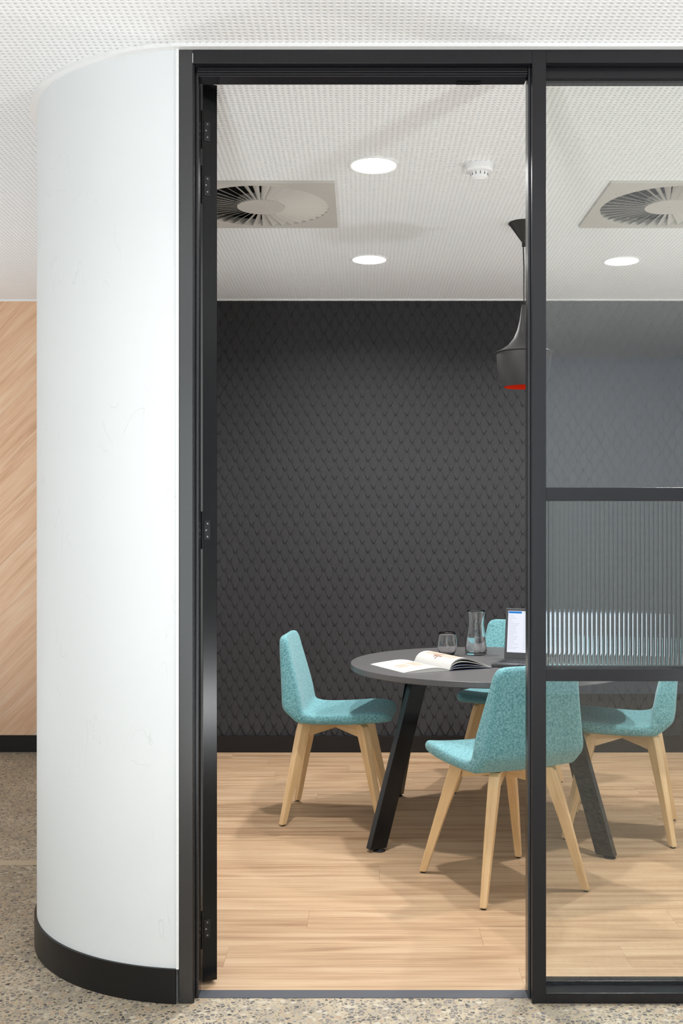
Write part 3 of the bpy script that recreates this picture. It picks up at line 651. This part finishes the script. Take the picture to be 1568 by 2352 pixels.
# ------------------------------------------------------------------ chairs
def make_chair(loc, rz, label):
    """local +x is the way the chair faces"""
    t = thing('dining_chair', label, 'chair', loc, rz, 'teal upholstered chairs around the round table')
    # shell, a ring per station along the seat and up the back
    inner = [(.268, .478), (.264, .487), (.250, .498), (.225, .505), (.16, .507), (.08, .500), (0, .495), (-.07, .494), (-.112, .499), (-.132, .509), (-.141, .535), (-.149, .58), (-.163, .64), (-.180, .705), (-.196, .765), (-.208, .81), (-.215, .832), (-.220, .842), (-.226, .846)]
    outer = [(.268, .476), (.264, .469), (.250, .463), (.225, .459), (.16, .454), (.08, .449), (0, .448), (-.06, .448), (-.115, .450), (-.160, .456), (-.204, .492), (-.232, .526), (-.238, .59), (-.243, .66), (-.248, .73), (-.252, .785), (-.252, .815), (-.248, .834), (-.240, .844)]
    width = [.140, .170, .192, .206, .215, .219, .221, .222, .222, .221, .219, .215, .205, .194, .184, .177, .169, .154, .130]
    # resample smoothly
    def interp(arr, s):
        n = len(arr)-1; i = min(int(s), n-1); f = s-i
        p0, p1, p2, p3 = arr[max(i-1, 0)], arr[i], arr[i+1], arr[min(i+2, n)]
        h = lambda a_, b_, c_, d_: .5*((2*b_)+(-a_+c_)*f+(2*a_-5*b_+4*c_-d_)*f*f+(-a_+3*b_-3*c_+d_)*f**3)
        if isinstance(p0, tuple): return tuple(h(p0[k], p1[k], p2[k], p3[k]) for k in range(2))
        return h(p0, p1, p2, p3)
    bm = bmesh.new(); rings = []
    NS = 54
    for i in range(NS+1):
        s = (len(inner)-1)*i/NS
        I, O, w_ = interp(inner, s), interp(outer, s), interp(width, s)
        I, O = Vector((I[0], 0, I[1])), Vector((O[0], 0, O[1])); mid = (I+O)/2; up = (I-O)/2; th = up.length; up = up.normalized()
        rr_ = min(th*.98, .020)
        ring = []
        pts = []
        # rounded rectangle, half width w_, half thickness th
        def corner(cx_, cy_, a0):
            return [(cx_+rr_*math.cos(a0+k*PI/2/5), cy_+rr_*math.sin(a0+k*PI/2/5)) for k in range(6)]
        pts += corner(w_-rr_, th-rr_, 0)
        pts += [((w_-rr_)*(1-2*k/9), th) for k in range(1, 9)]
        pts += corner(-(w_-rr_), th-rr_, PI/2)
        pts += corner(-(w_-rr_), -(th-rr_), PI)
        pts += [(-(w_-rr_)*(1-2*k/9), -th) for k in range(1, 9)]
        pts += corner(w_-rr_, -(th-rr_), 3*PI/2)
        dish = .013*min(1, max(0, min(i, NS-i)/8))
        for (a_, b_) in pts:
            e = 1-(a_/w_)**2
            off = b_-dish*e*(1 if b_ > 0 else .45)+dish*.6
            # lower heel corners tuck in
            ring.append(mid+up*off+Vector((0, a_, 0)))
        rings.append(ring)
    loft(bm, rings)
    obj('seat_shell', bm, 'fabric', t, smooth=True)
    # legs
    for sx_ in (1, -1):
        for sy_ in (1, -1):
            bot = Vector((.222*sx_, .220*sy_, .006)); top = Vector((.138*sx_, .118*sy_, .4545))
            if sx_ > 0: top = Vector((.128, .118*sy_, .446))
            d_ = Vector((sx_, sy_, 0)).normalized(); tt = Vector((-d_.y, d_.x, 0))
            bm = bmesh.new(); rg = []
            for f, wd, dp, inn in ((0, .0122, .0135, 0), (.55, .0170, .0200, 0), (.90, .0192, .0265, -.003), (.975, .0192, .0258, -.004), (1.0, .0188, .0190, -.009)):
                p = bot.lerp(top, f)+d_*inn
                rg.append([p-tt*wd-d_*dp, p+tt*wd-d_*dp, p+tt*wd+d_*dp, p-tt*wd+d_*dp])
            # orient so that the grain (local x) runs up the leg
            ax = (top-bot).normalized(); ay = tt; az = ax.cross(ay).normalized(); ay = az.cross(ax)
            mt = Matrix((ax, ay, az)).transposed().to_4x4(); mt.translation = bot; inv = mt.inverted()
            loft(bm, [[inv @ p for p in r2] for r2 in rg])
            lg = obj('leg', bm, 'ash', t, bevel=.003); lg.matrix_local = mt
            bm = bmesh.new(); lathe(bm, [(0, 0), (.010, 0), (.010, .007), (0, .007)], 16)
            gl = obj('glide', bm, 'glide', lg); gl.matrix_local = inv @ Matrix.Translation((bot.x, bot.y, 0))
            bm = bmesh.new(); lathe(bm, [(0, .440), (.013, .440), (.013, top.z+.004), (0, top.z+.004)], 16)
            sp = obj('spacer', bm, 'glide', lg); sp.matrix_local = inv @ Matrix.Translation((top.x-d_.x*.012, top.y-d_.y*.012, 0))
    for s in (1, -1):
        a_ = Vector((.128, .118*s, 0)); b_ = Vector((-.138, -.118*s, 0)); m_ = (a_+b_)/2; d_ = (a_-b_); ln = d_.length/2-.02
        zr = .446 if s > 0 else .4455
        prof = [(-ln, zr-.060), (0, zr-.036), (ln, zr-.060), (ln, zr), (-ln, zr)]
        bm = bmesh.new(); loft(bm, [[(p[0], -.011, p[1]-zr) for p in prof], [(p[0], .011, p[1]-zr) for p in prof]])
        obj('cross_rail', bm, 'ash', t, loc=(m_.x, m_.y, zr), rot=(0, 0, math.atan2(d_.y, d_.x)), bevel=.001)
    return t
CHAIRS = [((-.109, 5.03, 0), math.radians(-5.5), 'teal fabric chair left of the round table, facing right, whole side in view'),
          ((.536, 4.074, 0), math.radians(115.2), 'teal fabric chair nearest the doorway, its back towards the viewer'),
          ((.762, 5.54, 0), math.radians(247), 'teal fabric chair behind the laptop, between table and felt wall'),
          ((1.155, 4.775, 0), math.radians(163.6), 'teal fabric chair right of the table, behind the glazed screen, facing left')]
def copy_tree(o, parent=None):
    c = o.copy(); C.objects.link(c)
    if parent: c.parent = parent
    for ch in list(o.children): copy_tree(ch, c)
    return c
ch0 = make_chair(*CHAIRS[0])
for (lc, rz, lb) in CHAIRS[1:]:
    c = copy_tree(ch0); c.location = lc; c.rotation_euler = (0, 0, rz); c['label'] = lb

# ------------------------------------------------------------------ on the table
Z = TZ+.0004
# magazine, local x = across the pages to the right, local y = along the spine away from viewer
t = thing('magazine', 'open white magazine lying on the dark round table', 'magazine', (.377, 4.582, Z), math.radians(26))
PW, PH = .220, .310
def sheet(fn, side, thick, y0=0, y1=PH, u0=0, u1=1, n=18, skew=0):
    bm = bmesh.new(); rg = []
    for i in range(n+1):
        u = u0+(u1-u0)*i/n; x_, z_ = fn(u)
        x_ *= side
        rg.append([(x_, y0, z_), (x_, y1, z_), (x_, y1, z_+thick), (x_, y0, z_+thick)])
    loft(bm, rg); return bm
fL = lambda u: (PW*u, .004+.020*math.sin(min(1, u*2.2)*PI/2)*(1-u)**.8)
def solid_left():
    bm = bmesh.new(); rg = []; n = 20
    for i in range(n+1):
        u = i/n; x_, z_ = fL(u); rg.append([(-x_, 0, 0), (-x_, PH, 0), (-x_, PH, max(z_, .0015)), (-x_, 0, max(z_, .0015))])
    loft(bm, rg); return bm
obj('page_block', solid_left(), 'paper_edge', t, smooth='auto')
obj('page', sheet(fL, -1, .0008, -.001, PH+.001), 'paper', t, smooth='auto')
fL2 = lambda u: (fL(u)[0], fL(u)[1]+.0009)
obj('picture', sheet(fL2, -1, .0002, .10, .20, .22, .50), 'print_tan', t); obj('picture', sheet(fL2, -1, .0002, .11, .18, .56, .80), 'print_tan', t)
def fR(h, lag=0.0, flat=0.0):
    return lambda u: (PW*(u*.97)+.0, .003+h*math.sin(min(1, u**.62*1.0)*PI)*(1-.25*u)+flat*u)
for k, (h_, mt_) in enumerate(((.050, 'paper'), (.046, 'paper'), (.036, 'paper'), (.033, 'paper'), (.022, 'print_blue'), (.019, 'paper'), (.010, 'print_blue'), (.007, 'paper'))):
    obj('page', sheet(fR(h_), 1, .0012, -.0005*k, PH), mt_, t, smooth='auto')
obj('cover', sheet(lambda u: (PW*u*1.01, .0), 1, .0010, -.002, PH+.001), 'print_blue', t)
fR2 = lambda u: (fR(.050)(u)[0], fR(.050)(u)[1]+.0013)
obj('picture', sheet(fR2, 1, .0002, .02, PH-.03, .17, .90), 'print_tan', t)
fR3 = lambda u: (fR(.050)(u)[0], fR(.050)(u)[1]+.0016)
for (ya, yb, ua, ub) in ((.150, .158, .08, .30), (.12, .19, .15, .168), (.165, .21, .20, .215), (.172, .178, .11, .26)):
    obj('picture', sheet(fR3, 1, .0002, ya, yb, ua, ub, n=5), 'print_dark', t)

# tumbler
t = thing('water_glass', 'empty stemless glass tumbler behind the magazine', 'glass', (.412, 5.125, Z))
go = [(0, 0), (.022, 0), (.034, .006), (.0445, .028), (.0475, .045), (.046, .070), (.041, .098), (.0385, .112)]
gi = [(.0373, .112), (.0395, .098), (.0445, .070), (.0458, .045), (.0428, .029), (.033, .011), (.018, .007), (0, .0065)]
bm = bmesh.new(); lathe(bm, go+gi, 48); obj('bowl', bm, 'glass', t, smooth=True)
# carafe
t = thing('carafe', 'glass carafe half full of water beside the laptop', 'carafe', (.5536, 5.165, Z))
co = [(0, 0), (.046, 0), (.0515, .005), (.0525, .015), (.0500, .050), (.0465, .085), (.040, .120), (.0365, .145), (.038, .175), (.0425, .205), (.0435, .212)]
ci_ = [(.042, .212), (.041, .205), (.0363, .175), (.0348, .145), (.0382, .120), (.0446, .085), (.0480, .050), (.0502, .018), (.046, .011), (0, .0095)]
bm = bmesh.new(); lathe(bm, co+ci_, 56); obj('vessel', bm, 'glass', t, smooth=True)
bm = bmesh.new(); lathe(bm, [(0, .0100), (.0458, .0115), (.0499, .0185), (.0477, .050), (.0445, .0835), (0, .0835)], 56); obj('water', bm, 'water', t, smooth='auto')

# laptop; local x along hinge (to the right), local y back, hinge at origin left
t = thing('laptop', 'open dark laptop with bright screen on the round table', 'laptop', (.652, 4.895, Z), math.radians(-23))
LWd, LD = .335, .208
obj('base', boxes((0, LWd, -LD, .004, .001, .015)), 'laptop', t, bevel=.002)
kb = bmesh.new()
for r2 in range(6):
    for c_ in range(15):
        box(kb, .018+c_*.0200, .018+c_*.0200+.0172, -.030-r2*.0185-.0155, -.030-r2*.0185, .0150, .0168)
o = obj('keyboard', kb, 'key', t); o['kind'] = 'stuff'
obj('touchpad', boxes((.115, .215, -.215, -.155, .0149, .0154)), 'key', t)
lid = obj('lid', boxes((0, LWd, 0, .006, 0, .228)), 'laptop', t, loc=(0, .0, .016), rot=(math.radians(-9), 0, 0), bevel=.002)
yf = -.0006
obj('screen', boxes((.012, LWd-.012, yf, .001, .028, .216)), 'screen', lid)
ui = [(.014, .075, .205, .214, 'ui_blue'), (.082, .30, .205, .214, 'ui_pale'), (.10, .20, .165, .186, 'ui_pale'), (.12, .25, .06, .15, 'ui_pale')]
for (a_, b_, c_, d_, mm) in ui: obj('screen_panel', boxes((a_, b_, yf-.0004, yf, c_, d_)), mm, lid)
bm = bmesh.new()
rnd = random.Random(3)
for i in range(22):
    z_ = .194-i*.0072
    box(bm, .016, .016+rnd.uniform(.015, .05), yf-.0005, yf, z_, z_+.0018)
    box(bm, .085, .085+rnd.uniform(.03, .20), yf-.0007, yf-.0002, z_, z_+.0018)
o = obj('screen_text', bm, 'ui_grey', lid); o['kind'] = 'stuff'
